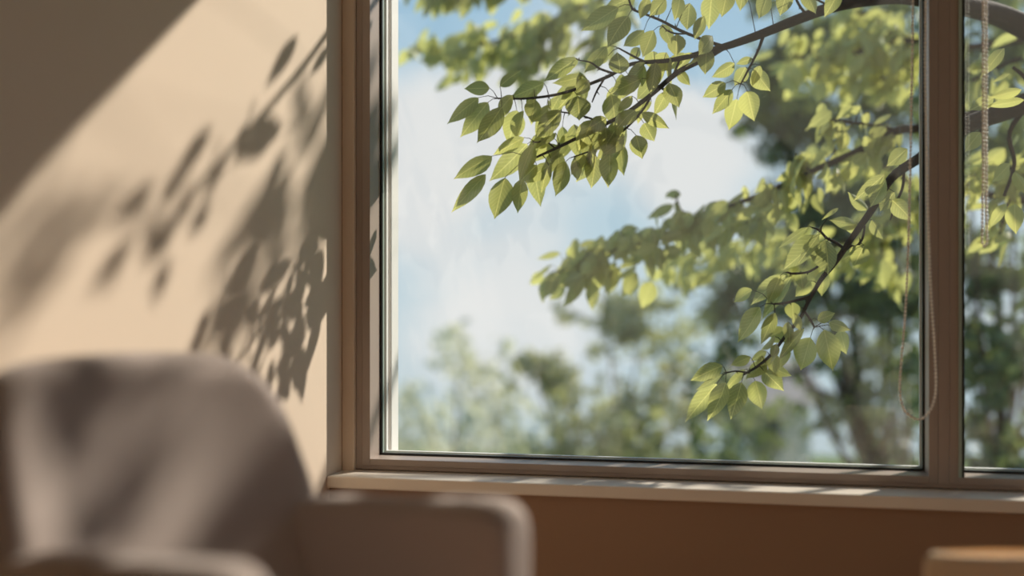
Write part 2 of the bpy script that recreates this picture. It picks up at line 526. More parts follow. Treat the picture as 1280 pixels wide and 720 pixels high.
# backrest: rings stacked upward. half width, thickness, rake, wings
def lerp(tab, z):
    for (a, va), (b, vb) in zip(tab[:-1], tab[1:]):
        if z <= b: 
            t = max(0, min(1, (z-a)/(b-a))); t = t*t*(3-2*t)
            return va+(vb-va)*t
    return tab[-1][1]
TOPB = .872
loops = []
zs = [.14, .16, .2, .3, .4, .5, .56, .62, .67, .71, .75, .78]
RC = .112      # radius of the top corners
zc = TOPB-RC
for i in range(1, 13):
    zs.append(zc+RC*math.sin(PI/2*i/12) if i < 12 else TOPB)
zs = sorted([z for z in zs if z < zc-.01]) + sorted([zc+RC*math.sin(PI/2*i/12) for i in range(0, 12)]+[TOPB])
for z in zs:
    w = lerp([(.1, .285), (.55, .288), (.66, .283), (.80, .272), (1, .272)], z)
    if z > zc:
        s = (z-zc)/RC
        w -= RC*(1-math.sqrt(max(0, 1-s*s)))*1.0
    t = lerp([(.1, .085), (.5, .080), (.7, .066), (.9, .056)], z)   # half thickness
    if z > TOPB-.05:
        s = (z-(TOPB-.05))/.05
        t *= max(.12, math.sqrt(max(0, 1-s*s)))
    xr = lerp([(.1, -.13), (.45, -.135), (.9, -.235)], z)
    ring_ = []
    for a, b in rrect(w, t, .055):
        wing = .050*(abs(a)/.28)**2.2
        crown = 0
        zz = z
        # the top edge is a shallow arch, a touch lower at its ends
        if z > .6: zz = z-.020*(abs(a)/.26)**2*((z-.6)/.3)
        ring_.append((xr + b + wing, a, zz))
    loops.append(ring_)
backrest = loft_obj('backrest', loops, M_fabric, chair, subsurf=1)
# seam piping along the backrest edge is covered by the arms; arms: rings along x
def arm(sgn):
    loops = []
    xs = [-.15, -.145, -.135, -.12, -.08, 0, .08, .16, .22, .26, .285, .305, .320, .331, .338, .34]
    R = .040
    for x in xs:
        top = lerp([(-.27, .612), (-.16, .618), (.02, .646), (.34, .668)], x)
        hw = lerp([(-.27, .040), (.1, .044), (.34, .047)], x)
        bot = .135
        shrink = 0
        if x > .34-R:
            s = (x-(.34-R))/R
            shrink = R*(1-math.sqrt(max(0, 1-s*s)))
        hh = (top-bot)/2 - shrink*.75; w = hw-shrink*.55
        yc = sgn*(CW-.047) ; zc_ = (top+bot)/2
        loops.append([(x, yc+a, zc_+b) for a, b in rrect(w, hh, .036, 6, 5)])
    return loft_obj('arm', loops, M_fabric, chair, subsurf=1)
arm(1); arm(-1)
# seat cushion
def cushion(x0, x1, hw, z0, z1, r, dome=.015):
    loops = []
    cx = (x0+x1)/2; hx = (x1-x0)/2
    zz = [0, .02, .08, .2, .4, .6, .8, .92, .98, 1]
    for q in zz:
        z = z0+(z1-z0)*q
        s = abs(2*q-1); ins = r*(1-math.sqrt(max(0, 1-s**4)))
        loops.append([(cx+a, b, z+(dome*(1-(a/hx)**2)*(1-(b/hw)**2) if q > .5 else 0)) for a, b in rrect(hx-ins, hw-ins, .05, 6, 5)])
    return loops
loft_obj('seat_cushion', cushion(-.09, .335, .203, .30, .44, .035), M_fabric, chair, subsurf=1)
loft_obj('seat_base', cushion(-.17, .325, .205, .15, .298, .012, 0), M_fabric, chair, subsurf=1)
for sx in (.27, -.17):
    for sy in (-1, 1):
        mb = MB()
        mb.tube([Vector((sx, sy*.225, .15)), Vector((sx+.02*(1 if sx > 0 else -1), sy*.24, 0.0))], [.022, .013], 16)
        mb.build('leg', M_darkwood, chair)

# ------------------------------------------------------------------ low lamp with an oval shade, bottom right
lc = P(1252, 690, 2.0)
ltop = lc.z
lamp = empty('floor_lamp', (lc.x, lc.y, 0), YAW)
tag(lamp, 'low lamp with a cream oval shade glowing warm at its open top', 'lamp')
m, nt, out = new_mat('shade_linen')
d1 = nt.nodes.new('ShaderNodeBsdfDiffuse'); d1.inputs[0].default_value = (.62, .54, .42, 1)
d2 = nt.nodes.new('ShaderNodeBsdfTranslucent'); d2.inputs[0].default_value = (.62, .50, .36, 1)
ms = nt.nodes.new('ShaderNodeMixShader'); ms.inputs[0].default_value = .22
nt.links.new(d1.outputs[0], ms.inputs[1]); nt.links.new(d2.outputs[0], ms.inputs[2]); nt.links.new(ms.outputs[0], out.inputs[0])
M_shade = m
def oval(rx, ry, z, n=56, p=2.15):
    o = []
    for k in range(n):
        a = 2*PI*k/n; c = math.cos(a); s = math.sin(a)
        o.append((rx*math.copysign(abs(c)**(2/p), c), ry*math.copysign(abs(s)**(2/p), s), z))
    return o
H = .24
lo = []
for q in (0, .05, .5, .93, .985, 1.0):
    z = ltop-H*(1-q); g = (1-q)*.022
    ins = 0 if q < .94 else (.006 if q < .99 else .012)
    lo.append(oval(.124+g-ins, .036+g-ins, z))
for q in (.985, .93, .5, .05, 0):
    z = ltop-H*(1-q); g = (1-q)*.022
    lo.append(oval(.124+g-.011, .036+g-.011, z))
lo.append(lo[0])
loft_obj('lamp_shade', lo, M_shade, lamp, cap=False)
mb = MB(); mb.tube([Vector((0, 0, .02)), Vector((0, 0, ltop-.15))], .009, 16); mb.build('pole', M_darkwood, lamp)
mb = MB(); mb.tube([Vector((0, 0, 0)), Vector((0, 0, .012)), Vector((0, 0, .022)), Vector((0, 0, .03))], [.085, .085, .06, .012], 40); mb.build('base', M_darkwood, lamp)
me_m, nt, out = new_mat('bulb_glow')
em = nt.nodes.new('ShaderNodeEmission'); em.inputs[0].default_value = (1, .55, .22, 1); em.inputs[1].default_value = 60.0
nt.links.new(em.outputs[0], out.inputs[0])
bm = bmesh.new(); bmesh.ops.create_uvsphere(bm, u_segments=16, v_segments=10, radius=.016)
for v in bm.verts: v.co.z = v.co.z*1.2+ltop-.125
bm_obj('bulb', bm, me_m, lamp, smooth=True)

# ------------------------------------------------------------------ outdoors: cherry tree
GZ = -4.0
cherry = empty('cherry_tree', (4.2, 3.0, GZ))
tag(cherry, 'cherry tree just outside the window, its leafy branches reaching across both panes', 'tree')
CINV = Matrix.Translation(-Vector((4.2, 3.0, GZ)))
def to_local(mb, inv=CINV):
    mb.v = [tuple(inv @ Vector(v)) for v in mb.v]
    return mb

def branch_path(spec):
    """spec: (px, py, depth, thickness in pixels)"""
    out = []
    for px, py, d, w in spec:
        p = P(px, py, d)
        out.append(Vector((p.x, p.y, p.z, w/F_PX*d*.5)))
    sm = smooth_path(out, 5)
    return [Vector(v[:3]) for v in sm], [max(v[3], .0008) for v in sm]

def side_for(ax, tilt, view=None):
    v = (FW if view is None else view)
    s = ax.cross(v)
    if s.length < 1e-4: s = Vector((0, 0, 1))
    s.normalize()
    return Matrix.Rotation(tilt, 3, ax.normalized()) @ s

def nearest(p, pts):
    best = None; bd = 1e9
    for q in pts:
        d = (q-p).length
        if d < bd: bd = d; best = q
    return best, bd

def petiole(mbw, base, skel, maxd=.16, r=.0011):
    q, d = nearest(base, skel)
    if d < maxd and d > .003:
        mid = (base+q)*.5 + Vector((0, 0, .12*d))
        mbw.tube([q, mid, base], [r*1.5, r, r*.8], 5)

def explicit(mbl, mbw, skel, lst, depth):
    for it in lst:
        bx, by, tx, ty = it[:4]
        ratio = it[4]*.93 if len(it) > 4 else .46
        tint = it[5] if len(it) > 5 else random.uniform(.25, .6)
        L = math.hypot(tx-bx, ty-by)
        d = depth + random.uniform(-.05, .05)
        base = P(bx, by, d); tip = P(tx, ty, d+random.uniform(-.35, .35)*L/F_PX*d)
        ax = tip-base
        mbl.leaf(base, tip, side_for(ax, random.uniform(-.35, .35)), ratio*1.03, random.uniform(.05, .28), random.uniform(-.06, .12), tint, .01)
        petiole(mbw, base, skel)

def scatter(mbl, mbw, path, n, spread, Lr=(.07, .11), droop=1.0, lean=(-.35, 0, 0), tint=(.3, .8), t0=0.0, pet=True):
    """leaves hanging round a branch"""
    N = len(path)
    for _ in range(n):
        i = random.uniform(t0, 1)*(N-1); k = int(i); k = min(k, N-2)
        p = path[k].lerp(path[k+1], i-k)
        off = rvec()*random.random()**.6*spread
        base = p+off
        ax = (Vector(lean) + Vector((0, 0, -droop)) + rvec()*.75).normalized()
        L = random.uniform(*Lr)
        s = side_for(ax, random.gauss(0, .8))
        mbl.leaf(base, base+ax*L, s, random.uniform(.38, .56), random.uniform(.05, .3), random.uniform(-.05, .15), random.uniform(*tint), .012)
        if pet: petiole(mbw, base, path, .12)

def cherry_branch(paths, leaves=(), depth=3.75, scat=(), n=10, mat=M_leaf, label=None):
    """paths: list of pixel polylines of one limb and its twigs"""
    w = MB(); lf = MB(); skel = []
    done = []
    for sp in paths:
        pts, rad = branch_path(sp)
        w.tube(pts, rad, n); skel += pts; done.append(pts)
        # buds and spurs
        for i in range(2, len(pts)-1, 3):
            if rad[i] < .006 and random.random() < .7:
                d = (rvec()+Vector((0, 0, -.3))).normalized()
                w.tube([pts[i], pts[i]+d*random.uniform(.008, .018)], [rad[i]*.8, .0008], 5)
    explicit(lf, w, skel, leaves, depth)
    for s in scat:
        scatter(lf, w, done[s[0]], *s[1:])
    b = to_local(w).build('branch', M_bark, cherry)
    if label: b['label'] = label
    to_local(lf).build('foliage', mat, b)
    return done

D0 = 3.75
# --- upper branch
up = [
 [(1420, 95, 4.3, 44), (1345, 62, 4.25, 38), (1280, 33, 4.2, 31), (1240, 16, 4.15, 27), (1180, 2, 4.0, 24), (1130, -4, 3.95, 19), (1085, 0, 3.9, 16), (1040, 9, 3.85, 14), (1000, 23, 3.8, 13), (945, 45, 3.77, 11), (897, 61, D0, 9), (840, 75, D0, 6), (790, 80, D0, 5), (757, 97, D0, 4.4), (705, 116, D0, 3.8), (660, 123, D0, 3), (622, 123, D0, 2.2)],
 [(905, 59, D0, 7), (882, 73, D0, 7), (848, 90, D0, 7), (812, 120, D0, 6), (780, 143, D0, 5.5), (740, 163, D0, 5), (700, 183, D0, 4), (667, 198, D0, 3)],
 [(904, 58, D0, 5), (880, 50, D0, 4), (850, 38, D0, 4), (827, 26, D0, 3.5), (805, 17, D0, 3), (790, 10, D0, 3), (784, -12, D0, 2)],
 [(808, 78, D0, 3.5), (795, 72, D0, 3), (773, 60, D0, 2)],
 [(768, 92, D0, 3), (750, 86, D0, 3), (738, 78, D0, 2.2), (722, 75, D0, 1.2)],
 [(755, 99, D0, 2.6), (746, 114, D0, 2.4), (740, 128, D0, 1.6)],
 [(813, 122, D0, 3), (803, 138, D0, 3), (786, 157, D0, 3), (768, 172, D0, 2.6), (742, 187, D0, 2.4), (717, 196, D0, 1.6)],
 [(849, 76, D0, 3), (845, 86, D0, 3), (840, 96, D0, 2.4)],
 [(815, 103, D0, 2.5), (824, 108, D0, 3), (834, 116, D0, 1.6)],
 [(702, 140, D0, 1.8), (715, 142, D0, 2.2), (732, 146, D0, 2.4), (751, 153, D0, 3)],
 [(669, 178, D0, 2), (684, 178, D0, 2.2), (694, 186, D0, 2.4)],
 [(955, 42, 3.77, 5), (948, 62, 3.77, 3.6), (938, 82, 3.77, 3), (926, 105, 3.77, 2)],
 [(1010, 20, 3.8, 4), (1000, 8, 3.8, 3.4), (992, -8, 3.8, 3)],
 [(1045, 8, 3.83, 4), (1030, 4, 3.83, 3), (1018, -3, 3.83, 3)],
 [(860, 42, D0, 2), (845, 42, D0, 2.4), (834, 38, D0, 2), (828, 32, D0, 1.4)],
]
upl = [
 (612, 110, 580, 111, .6, .45), (625, 108, 652, 88, .5), (598, 122, 559, 155, .42), (610, 128, 575, 172, .48), (627, 134, 596, 179, .48),
 (646, 138, 635, 182, .66, .7), (668, 124, 664, 152, .8), (680, 104, 637, 123, .45), (720, 74, 680, 102, .45), (701, 138, 668, 174, .5),
 (655, 172, 616, 194, .38), (615, 195, 567, 224, .42), (607, 218, 564, 266, .32), (659, 180, 611, 227, .45), (666, 181, 649, 226, .42, .8),
 (631, 222, 618, 274, .58), (652, 224, 647, 267, .5), (666, 205, 676, 259, .45), (694, 189, 684, 222, .5), (707, 202, 694, 246, .5),
 (720, 201, 722, 226, .6), (703, 158, 704, 197, .45), (773, 9, 726, 39, .45, .6), (785, 20, 759, 60, .6, .4), (805, 38, 779, 58, .6),
 (817, 38, 803, 72, .6), (775, 92, 771, 65, 1.0, .1), (832, -2, 812, 20, .7), (850, -5, 843, 26, .6, .4), (862, 4, 859, 38, .72, .15),
 (890, -8, 886, 37, .6, .35), (910, -14, 902, 22, .6), (846, 43, 845, 71, .78, .4), (817, 64, 815, 88, .9), (802, 98, 761, 118, .5),
 (818, 101, 796, 125, .65), (836, 104, 849, 135, .75, .4), (848, 88, 863, 107, .6), (764, 118, 770, 161, .62, .25), (722, 120, 724, 151, 1.05, .0),
 (802, 141, 837, 161, .4), (805, 154, 818, 177, .85), (795, 169, 803, 199, .78), (775, 177, 780, 220, .55), (762, 190, 760, 235, .55),
 (745, 195, 739, 236, .6), (741, 193, 720, 228, .6), (723, 74, 694, 88, .5), (729, 95, 690, 104, .45), (758, 58, 730, 92, .45),
 (740, 150, 722, 190, .6), (760, 165, 735, 190, .6), (775, 150, 758, 180, .6), (700, 120, 684, 150, .6), (715, 165, 702, 200, .55),
 (735, 100, 720, 120, .7), (790, 120, 772, 140, .5), (690, 150, 676, 180, .5), (680, 165, 662, 200, .5), (760, 70, 744, 80, .6),
 (828, 30, 840, 60, .55), (800, 60, 786, 75, .6), (880, 20, 868, 50, .5), (795, -6, 752, 14, .5), (810, -4, 800, 24, .5),
 # cluster on the hanging twig
 (918, 79, 889, 97, .55), (940, 73, 920, 80, .5), (932, 84, 918, 108, .7, .3), (943, 88, 963, 114, .8, .8), (907, 104, 878, 122, .6),
 (915, 112, 890, 143, .5), (921, 124, 911, 163, .62, .9), (934, 114, 943, 152, .72, .9), (950, 82, 940, 108, .5),
 (960, -8, 948, 24, .6), (985, -14, 975, 20, .6), (1005, -12, 1020, 18, .6), (930, -16, 925, 14, .6), (1050, -14, 1030, 22, .5),
]
cherry_branch(up, upl, D0, [(0, 26, .06, (.08, .115), 1.0, (-.5, 0, 0), (.15, .6), .62), (1, 20, .05, (.08, .115), 1.0, (-.5, 0, 0), (.25, .7), .3), (6, 8, .03, (.08, .10))], 12,
              label='long upper cherry branch with its leaf sprays in focus')

# --- lower sharp branch
low = [
 [(1430, 78, 4.1, 34), (1350, 104, 4.05, 30), (1280, 130, 4.0, 26), (1235, 146, 3.95, 23), (1205, 158, 3.92, 20), (1175, 178, 3.88, 16), (1150, 197, 3.85, 13), (1115, 222, 3.82, 11), (1090, 262, 3.8, 9), (1066, 296, D0, 8), (1044, 328, D0, 7), (1026, 350, D0, 6), (1010, 378, D0, 5), (1000, 398, D0, 4.6), (984, 417, D0, 4.2), (966, 441, D0, 3.8), (948, 457, D0, 3.4), (930, 468, D0, 2.5)],
 [(1056, 312, D0, 4), (1046, 304, D0, 4), (1034, 298, D0, 3.4), (1024, 288, D0, 3), (1014, 284, D0, 1.6)],
 [(1060, 306, D0, 4), (1070, 308, D0, 3.6), (1078, 298, D0, 3), (1081, 282, D0, 2.6)],
 [(1024, 332, D0, 3), (1010, 340, D0, 3), (991, 342, D0, 3), (984, 340, D0, 2)],
 [(1012, 371, D0, 4), (998, 375, D0, 3.6), (980, 379, D0, 3), (966, 380, D0, 2.4)],
 [(1005, 388, D0, 3), (1012, 398, D0, 3), (1018, 409, D0, 2.6)],
 [(936, 466, D0, 2.4), (920, 464, D0, 2), (908, 466, D0, 1.6)],
 [(1130, 212, 3.83, 4), (1128, 235, 3.83, 3.6), (1118, 258, 3.83, 3), (1113, 275, 3.83, 2)],
 [(1290, 126, 4.0, 7), (1262, 165, 4.0, 6), (1268, 205, 4.0, 5), (1255, 245, 4.0, 4)],
 [(1240, 146, 4.0, 5), (1222, 168, 4.0, 4), (1208, 184, 4.0, 3)],
 [(1300, 130, 4.0, 8), (1284, 100, 4.0, 6), (1266, 84, 4.0, 4)],
]
lowl = [
 (1010, 284, 972, 311, .2), (1048, 260, 1027, 275, .22, .3), (1031, 300, 1035, 343, .95, .0), (1032, 307, 1010, 316, .5, .0), (1022, 295, 978, 338, .45, .6),
 (1024, 293, 998, 329, .35), (1072, 282, 1036, 275, .45), (1076, 290, 1052, 280, .5), (982, 344, 938, 382, .42), (989, 346, 951, 402, .3), (940, 362, 917, 378, .6, .9),
 (1013, 351, 994, 371, .7, 1.0), (1031, 338, 1027, 371, .6, .9), (1080, 307, 1067, 333, .95, .6), (991, 378, 991, 400, 1.0, .8), (950, 384, 922, 428, .5, .9),
 (969, 391, 951, 431, .4), (968, 392, 950, 412, .3), (981, 411, 959, 421, .6, 1.0), (1005, 411, 973, 451, .32), (1013, 422, 1001, 463, .75, 1.0), (1030, 412, 1041, 464, .58, .9),
 (1050, 413, 1058, 443, .75, 1.0), (1022, 400, 1044, 391, .6), (1036, 403, 1063, 413, .6), (903, 457, 863, 476, .5), (938, 446, 913, 457, .5),
 (903, 468, 869, 488, .25), (896, 480, 856, 528, .38), (907, 478, 884, 526, .5), (927, 478, 913, 525, .52), (944, 476, 953, 512, .75, .8),
 (955, 464, 980, 489, .7), (960, 458, 990, 470, .5), (931, 462, 904, 490, .3), (958, 439, 938, 451, .5), (970, 430, 966, 450, .6),
 (1106, 218, 1066, 252, .32), (1107, 224, 1088, 259, .65), (1134, 186, 1108, 208, .55), (1118, 240, 1100, 264, .6), (1115, 250, 1140, 276, .6),
 (975, 345, 960, 380, .5), (1000, 340, 1004, 362, .7), (1090, 275, 1104, 300, .6), (1085, 262, 1060, 240, .5),
 (1277, 112, 1236, 122, .35, 1.0), (1242, 122, 1213, 138, .6, .3), (1280, 125, 1232, 133, .28, .9), (1268, 255, 1270, 293, .62, 1.0), (1258, 255, 1237, 286, .45, .9),
 (1225, 165, 1206, 190, .6, .9), (1262, 205, 1240, 228, .5, .9), (1268, 215, 1285, 245, .5, .9), (1255, 60, 1225, 98, .3, .3), (1262, 92, 1238, 104, .2, .2),
]
cherry_branch(low, lowl, D0, [(0, 10, .04, (.06, .09), 1.0, (-.3, 0, 0), (.4, .9), .75)], 12,
              label='lower cherry branch reaching down beside the mullion')

# --- middle distance branches, further out and softer, sunlight put into their high leaf tints
def mid(paths, scat, n=8, label=None, leaves=(), depth=5.0):
    return cherry_branch(paths, leaves, depth, scat, n, label=label)
LN = (-.45, 0, 0)
mid([[(1300, 118, 4.3, 16), (1205, 148, 4.4, 15), (1153, 160, 4.5, 12), (1120, 164, 4.5, 11), (1070, 190, 4.55, 10), (1010, 216, 4.6, 8), (960, 240, 4.7, 7), (900, 262, 4.8, 5.5), (850, 285, 4.9, 5), (795, 306, 5.0, 4), (745, 318, 5.05, 3), (700, 340, 5.05, 2)],
     [(1122, 163, 4.5, 5), (1085, 155, 4.5, 4), (1050, 152, 4.5, 3), (1030, 148, 4.5, 2)],
     [(1010, 216, 4.6, 4), (985, 240, 4.7, 4), (955, 268, 4.9, 3), (925, 285, 5.0, 2)],
     [(1012, 214, 4.6, 3), (1003, 203, 4.6, 3), (995, 192, 4.6, 2)],
     [(855, 283, 4.9, 3), (850, 262, 4.9, 3), (845, 246, 4.9, 2)]],
    [(0, 114, .11, (0.083, 0.124), .9, LN, (.3, .9), .32), (0, 84, .10, (0.083, 0.118), .9, LN, (.4, .9), .60), (1, 33, .08), (2, 54, .12), (3, 12, .05), (4, 6, .03, (0.059, 0.094))],
    label='softer middle branch sloping across the centre of the left pane',
    leaves=[(700, 316, 671, 324, .3, .3), (689, 331, 659, 355, .16, .3), (697, 340, 681, 373, .55), (715, 320, 699, 340, .42), (733, 322, 715, 344, .5), (729, 347, 704, 385, .4), (741, 352, 740, 388, .5),
            (771, 335, 759, 369, .52), (795, 340, 778, 372, .5), (815, 352, 802, 386, .7, 1.0), (851, 243, 831, 243, .62, .2), (842, 256, 808, 274, .36, .2), (725, 308, 745, 300, .4), (760, 300, 745, 320, .5), (875, 265, 868, 292, .7, .1), (885, 272, 898, 300, .6, .1)])
mid([[(1330, 40, 5.6, 12), (1200, 60, 5.7, 10), (1120, 50, 5.8, 8), (1050, 72, 5.9, 6), (990, 70, 6.0, 4)],
     [(1160, 54, 5.8, 6), (1120, 90, 5.9, 5), (1085, 105, 6.0, 3)],
     [(1120, 50, 5.8, 6), (1090, 20, 5.9, 5), (1040, 12, 6.0, 3)]],
    [(0, 132, .17, (0.094, 0.142), .9, LN, (.7, 1.05), .3), (1, 54, .14, (0.094, 0.142), .9, LN, (.7, 1.05)), (2, 66, .14, (0.094, 0.142), .9, LN, (.7, 1.05))], label='sunlit branch behind the upper right of the left pane')
mid([[(1330, 260, 5.3, 12), (1200, 240, 5.4, 10), (1120, 262, 5.5, 8), (1060, 300, 5.6, 6), (1010, 312, 5.8, 5), (950, 300, 6.0, 4), (880, 310, 6.1, 3), (830, 330, 6.2, 2)],
     [(1120, 262, 5.5, 6), (1100, 310, 5.5, 5), (1120, 350, 5.6, 3)],
     [(1150, 250, 5.5, 6), (1120, 215, 5.6, 5), (1040, 190, 5.7, 3)]],
    [(0, 204, .16, (0.083, 0.130), .9, LN, (.55, 1.05), .15), (1, 38, .10, (0.094, 0.142), 1, LN, (.6, 1)), (2, 72, .15, (0.094, 0.142), 1, LN, (.7, 1.05))], label='sunlit branch behind the middle right of the left pane')
mid([[(1340, 180, 4.6, 12), (1290, 205, 4.7, 8), (1240, 215, 4.8, 6), (1200, 235, 4.9, 4)],
     [(1290, 205, 4.7, 5), (1262, 250, 4.7, 4), (1250, 290, 4.7, 3)]],
    [(0, 66, .13, (0.083, 0.130), .8, LN, (.7, 1.05)), (1, 28, .07, (0.083, 0.118), .8, LN, (.55, 1.05))], label='branch of bright leaves behind the right pane')
mid([[(1340, 60, 4.9, 10), (1270, 75, 5.0, 6), (1215, 100, 5.0, 4)]], [(0, 36, .10, (0.094, 0.130), .8, LN, (.3, .8))])
mid([[(960, -120, 6.2, 10), (860, -60, 6.3, 8), (770, -10, 6.4, 6), (700, 20, 6.5, 5), (640, 45, 6.6, 4), (580, 60, 6.7, 3), (520, 62, 6.7, 2)],
     [(700, 20, 6.5, 3), (680, 55, 6.5, 3), (650, 85, 6.5, 2)],
     [(770, -10, 6.4, 4), (760, 35, 6.4, 3), (730, 60, 6.4, 2)],
     [(860, -60, 6.3, 5), (700, -50, 6.3, 4), (600, -20, 6.3, 3), (535, -12, 6.3, 2)]],
    [(0, 130, .17, (0.106, 0.153), .8, LN, (.5, 1), .35), (1, 72, .14, (0.106, 0.153)), (2, 48, .14, (0.106, 0.153)), (3, 90, .11, (0.118, 0.165), .8, LN, (.2, .8), .3)], label='blurred leafy branch at the top left of the glass')

# trunk and leader of the cherry, right of the view
w = MB()
tp = [Vector((4.2, 3.0, GZ)), Vector((4.15, 2.9, -2)), Vector((4.0, 2.6, 0)), Vector((3.7, 2.2, .9)), P(1430, 90, 4.2)]
w.tube(smooth_path(tp, 6), [.19-.13*i/24 for i in range(25)], 16)
up2 = [Vector((3.95, 2.5, .2)), Vector((4.6, 2.9, 1.8)), Vector((5.2, 3.4, 3.2)), Vector((5.6, 4.0, 4.6))]
sp2 = smooth_path(up2, 6)
w.tube(sp2, [.10-.075*i/(len(sp2)-1) for i in range(len(sp2))], 12)
for tgt, src in ((P(1300, 118, 4.3), tp[2]), (P(1330, 40, 5.6), Vector((4.4, 2.8, 1.3))), (P(1330, 260, 5.3), tp[2]), (P(1340, 180, 4.6), tp[3]), (P(960, -120, 6.2), Vector((4.7, 3.0, 2.0)))):
    mdp = (tgt+src)/2+Vector((0, 0, .12))
    w.tube(smooth_path([src, mdp, tgt], 5), [.045-.03*i/10 for i in range(11)], 8)
to_local(w).build('trunk', M_bark, cherry)

# --- overhead twigs (above the view) whose leaves throw the shadows on the left wall
def wall_to_out(px, py, Yout):
    """point on the left wall under a pixel, followed back towards the sun to the plane y=Yout"""
    d = FW + RT*((px-640)/F_PX) + Vector((0, 0, (360-py)/F_PX))
    w_ = CAM + d*(-CAM.x/d.x)
    t = (Yout-w_.y)/SUN.y
    return w_ + SUN*t
ov = MB(); ol = MB()
YO = .75
def stick(pxs, r0, r1, Y=YO):
    pts = smooth_path([wall_to_out(a, b, Y) for a, b in pxs], 5)
    ov.tube(pts, [r0+(r1-r0)*i/(len(pts)-1) for i in range(len(pts))], 8)
    return pts
def shade_leaf(px, py, px2, py2, Y=YO, ratio=.55):
    a = wall_to_out(px, py, Y); b = wall_to_out(px2, py2, Y+random.uniform(-.02, .02))
    ax = b-a
    s = ax.cross(SUN).normalized()
    ol.leaf(a, b, s, ratio, .15, .05, random.uniform(.3, .8), .01)
main = stick([(470, -30), (427, 18), (385, 75), (340, 130), (290, 185), (245, 235), (205, 290)], .013, .005)
limb = smooth_path([main[0], Vector((1.3, .95, 3.3)), Vector((2.5, 1.5, 4.3)), Vector((4.4, 2.7, 4.6)), Vector((5.25, 3.45, 3.4))], 6)
for q in [(372, 45, 330, 112), (412, 58, 386, 96), (264, 160, 212, 230), (192, 232, 134, 284), (168, 298, 106, 370), (150, 340, 128, 372), (330, 145, 305, 205), (352, 150, 338, 182)]:
    shade_leaf(*q, ratio=.36)
# clusters of hanging leaves: wall x, y, spread x, spread y, how many, distance out
CL = [(225, 250, 16, 18, 4, .80), (200, 330, 14, 26, 5, .85), (258, 235, 16, 18, 3, .8), (300, 185, 14, 16, 3, .8),
      (398, 150, 20, 34, 6, 2.6), (388, 230, 26, 34, 6, 3.2), (335, 300, 18, 34, 4, 3.0), (408, 290, 14, 30, 3, 3.6),
      (280, 350, 12, 40, 5, 2.6), (372, 190, 20, 24, 2, 1.6),
      (70, 275, 28, 20, 10, 1.9), (40, 330, 30, 26, 13, 1.9), (10, 380, 25, 22, 7, 1.9)]
for cx, cy, sx_, sy_, n_, Y_ in CL:
    hub = wall_to_out(cx+20, cy-40, Y_)
    q, dd = nearest(hub, main if Y_ < 2.5 else limb)
    ov.tube(smooth_path([q, (q+hub)/2+Vector((0, 0, .05)), hub], 4), [.0035-.002*i/8 for i in range(9)], 6)
    for _ in range(n_):
        x = random.gauss(cx, sx_); y = random.gauss(cy, sy_); an = random.gauss(0, .3); L_ = random.uniform(42, 68)*(1+.1*Y_)
        dx = -.58*math.cos(an)-.81*math.sin(an); dy = .81*math.cos(an)-.58*math.sin(an)
        shade_leaf(x-dx*L_/2, y-dy*L_/2, x+dx*L_/2, y+dy*L_/2, Y_+random.uniform(-.12, .12), random.uniform(.28, .5))
from mathutils.bvhtree import BVHTree
bpy.context.view_layer.update()
MW = Matrix.Translation(Vector((org.x, org.y, 0))) @ Matrix.Rotation(math.atan2(Fv.y, Fv.x), 4, 'Z'); MI = MW.inverted()
BV = BVHTree.FromPolygons([v.co for v in backrest.data.vertices], [tuple(p.vertices) for p in backrest.data.polygons])
def chair_to_out(px, py, Yout):
    n_ = Vector((Fv.x, Fv.y, .18)).normalized()
    p0 = Vector((org.x, org.y, .55)) + Fv*(-.09)
    d = FW + RT*((px-640)/F_PX) + Vector((0, 0, (360-py)/F_PX))
    q = CAM + d*((p0-CAM).dot(n_)/d.dot(n_))
    hit = BV.ray_cast(MI @ CAM, (MI.to_3x3() @ d).normalized())
    if hit[0] is not None: q = MW @ hit[0]
    return q + SUN*((Yout-q.y)/SUN.y)
def chair_leaf(a, b, Y, ratio):
    p = chair_to_out(*a, Y); q = chair_to_out(*b, Y+random.uniform(-.03, .03))
    ol.leaf(p, q, (q-p).cross(SUN).normalized(), ratio, .15, .05, random.uniform(.3, .8), .01)
YH = .95
tw = smooth_path([chair_to_out(x, y, YH) for x, y in ((235, 425), (205, 462), (186, 510), (168, 580), (152, 650))], 5)
ov.tube(tw, [.016-.006*i/20 for i in range(21)], 8)
q, dd = nearest(tw[0], limb)
ov.tube(smooth_path([q, (q+tw[0])/2+Vector((.05, .05, .1)), tw[0]], 5), .009, 8)
for a, b, r_ in (((232, 448), (176, 490), .4), ((215, 520), (180, 600), .42), ((205, 560), (172, 650), .45), ((175, 600), (140, 680), .4), ((178, 640), (160, 710), .4), ((245, 440), (215, 475), .5)):
    chair_leaf(a, b, YH, r_)
for cx, cy, sx_, sy_, n_ in ((80, 475, 16, 18, 5), (85, 540, 13, 26, 6), (100, 600, 11, 26, 5), (112, 660, 11, 20, 4), (365, 590, 20, 22, 8), (330, 640, 26, 20, 10), (290, 680, 26, 16, 8), (390, 570, 12, 20, 5), (255, 700, 12, 12, 3)):
    hub = chair_to_out(cx+10, cy-30, 1.15)
    q, dd = nearest(hub, limb)
    ov.tube(smooth_path([q, (q+hub)/2+Vector((0, .08, .1)), hub], 4), [.006-.004*i/8 for i in range(9)], 6)
    for _ in range(int(n_*1.5)):
        x = random.gauss(cx, sx_*.9); y = random.gauss(cy, sy_); dx = random.gauss(-14, 10); dy = random.gauss(38, 8)
        chair_leaf((x-dx, y-dy), (x+dx, y+dy), 1.15+random.uniform(-.12, .12), random.uniform(.38, .55))
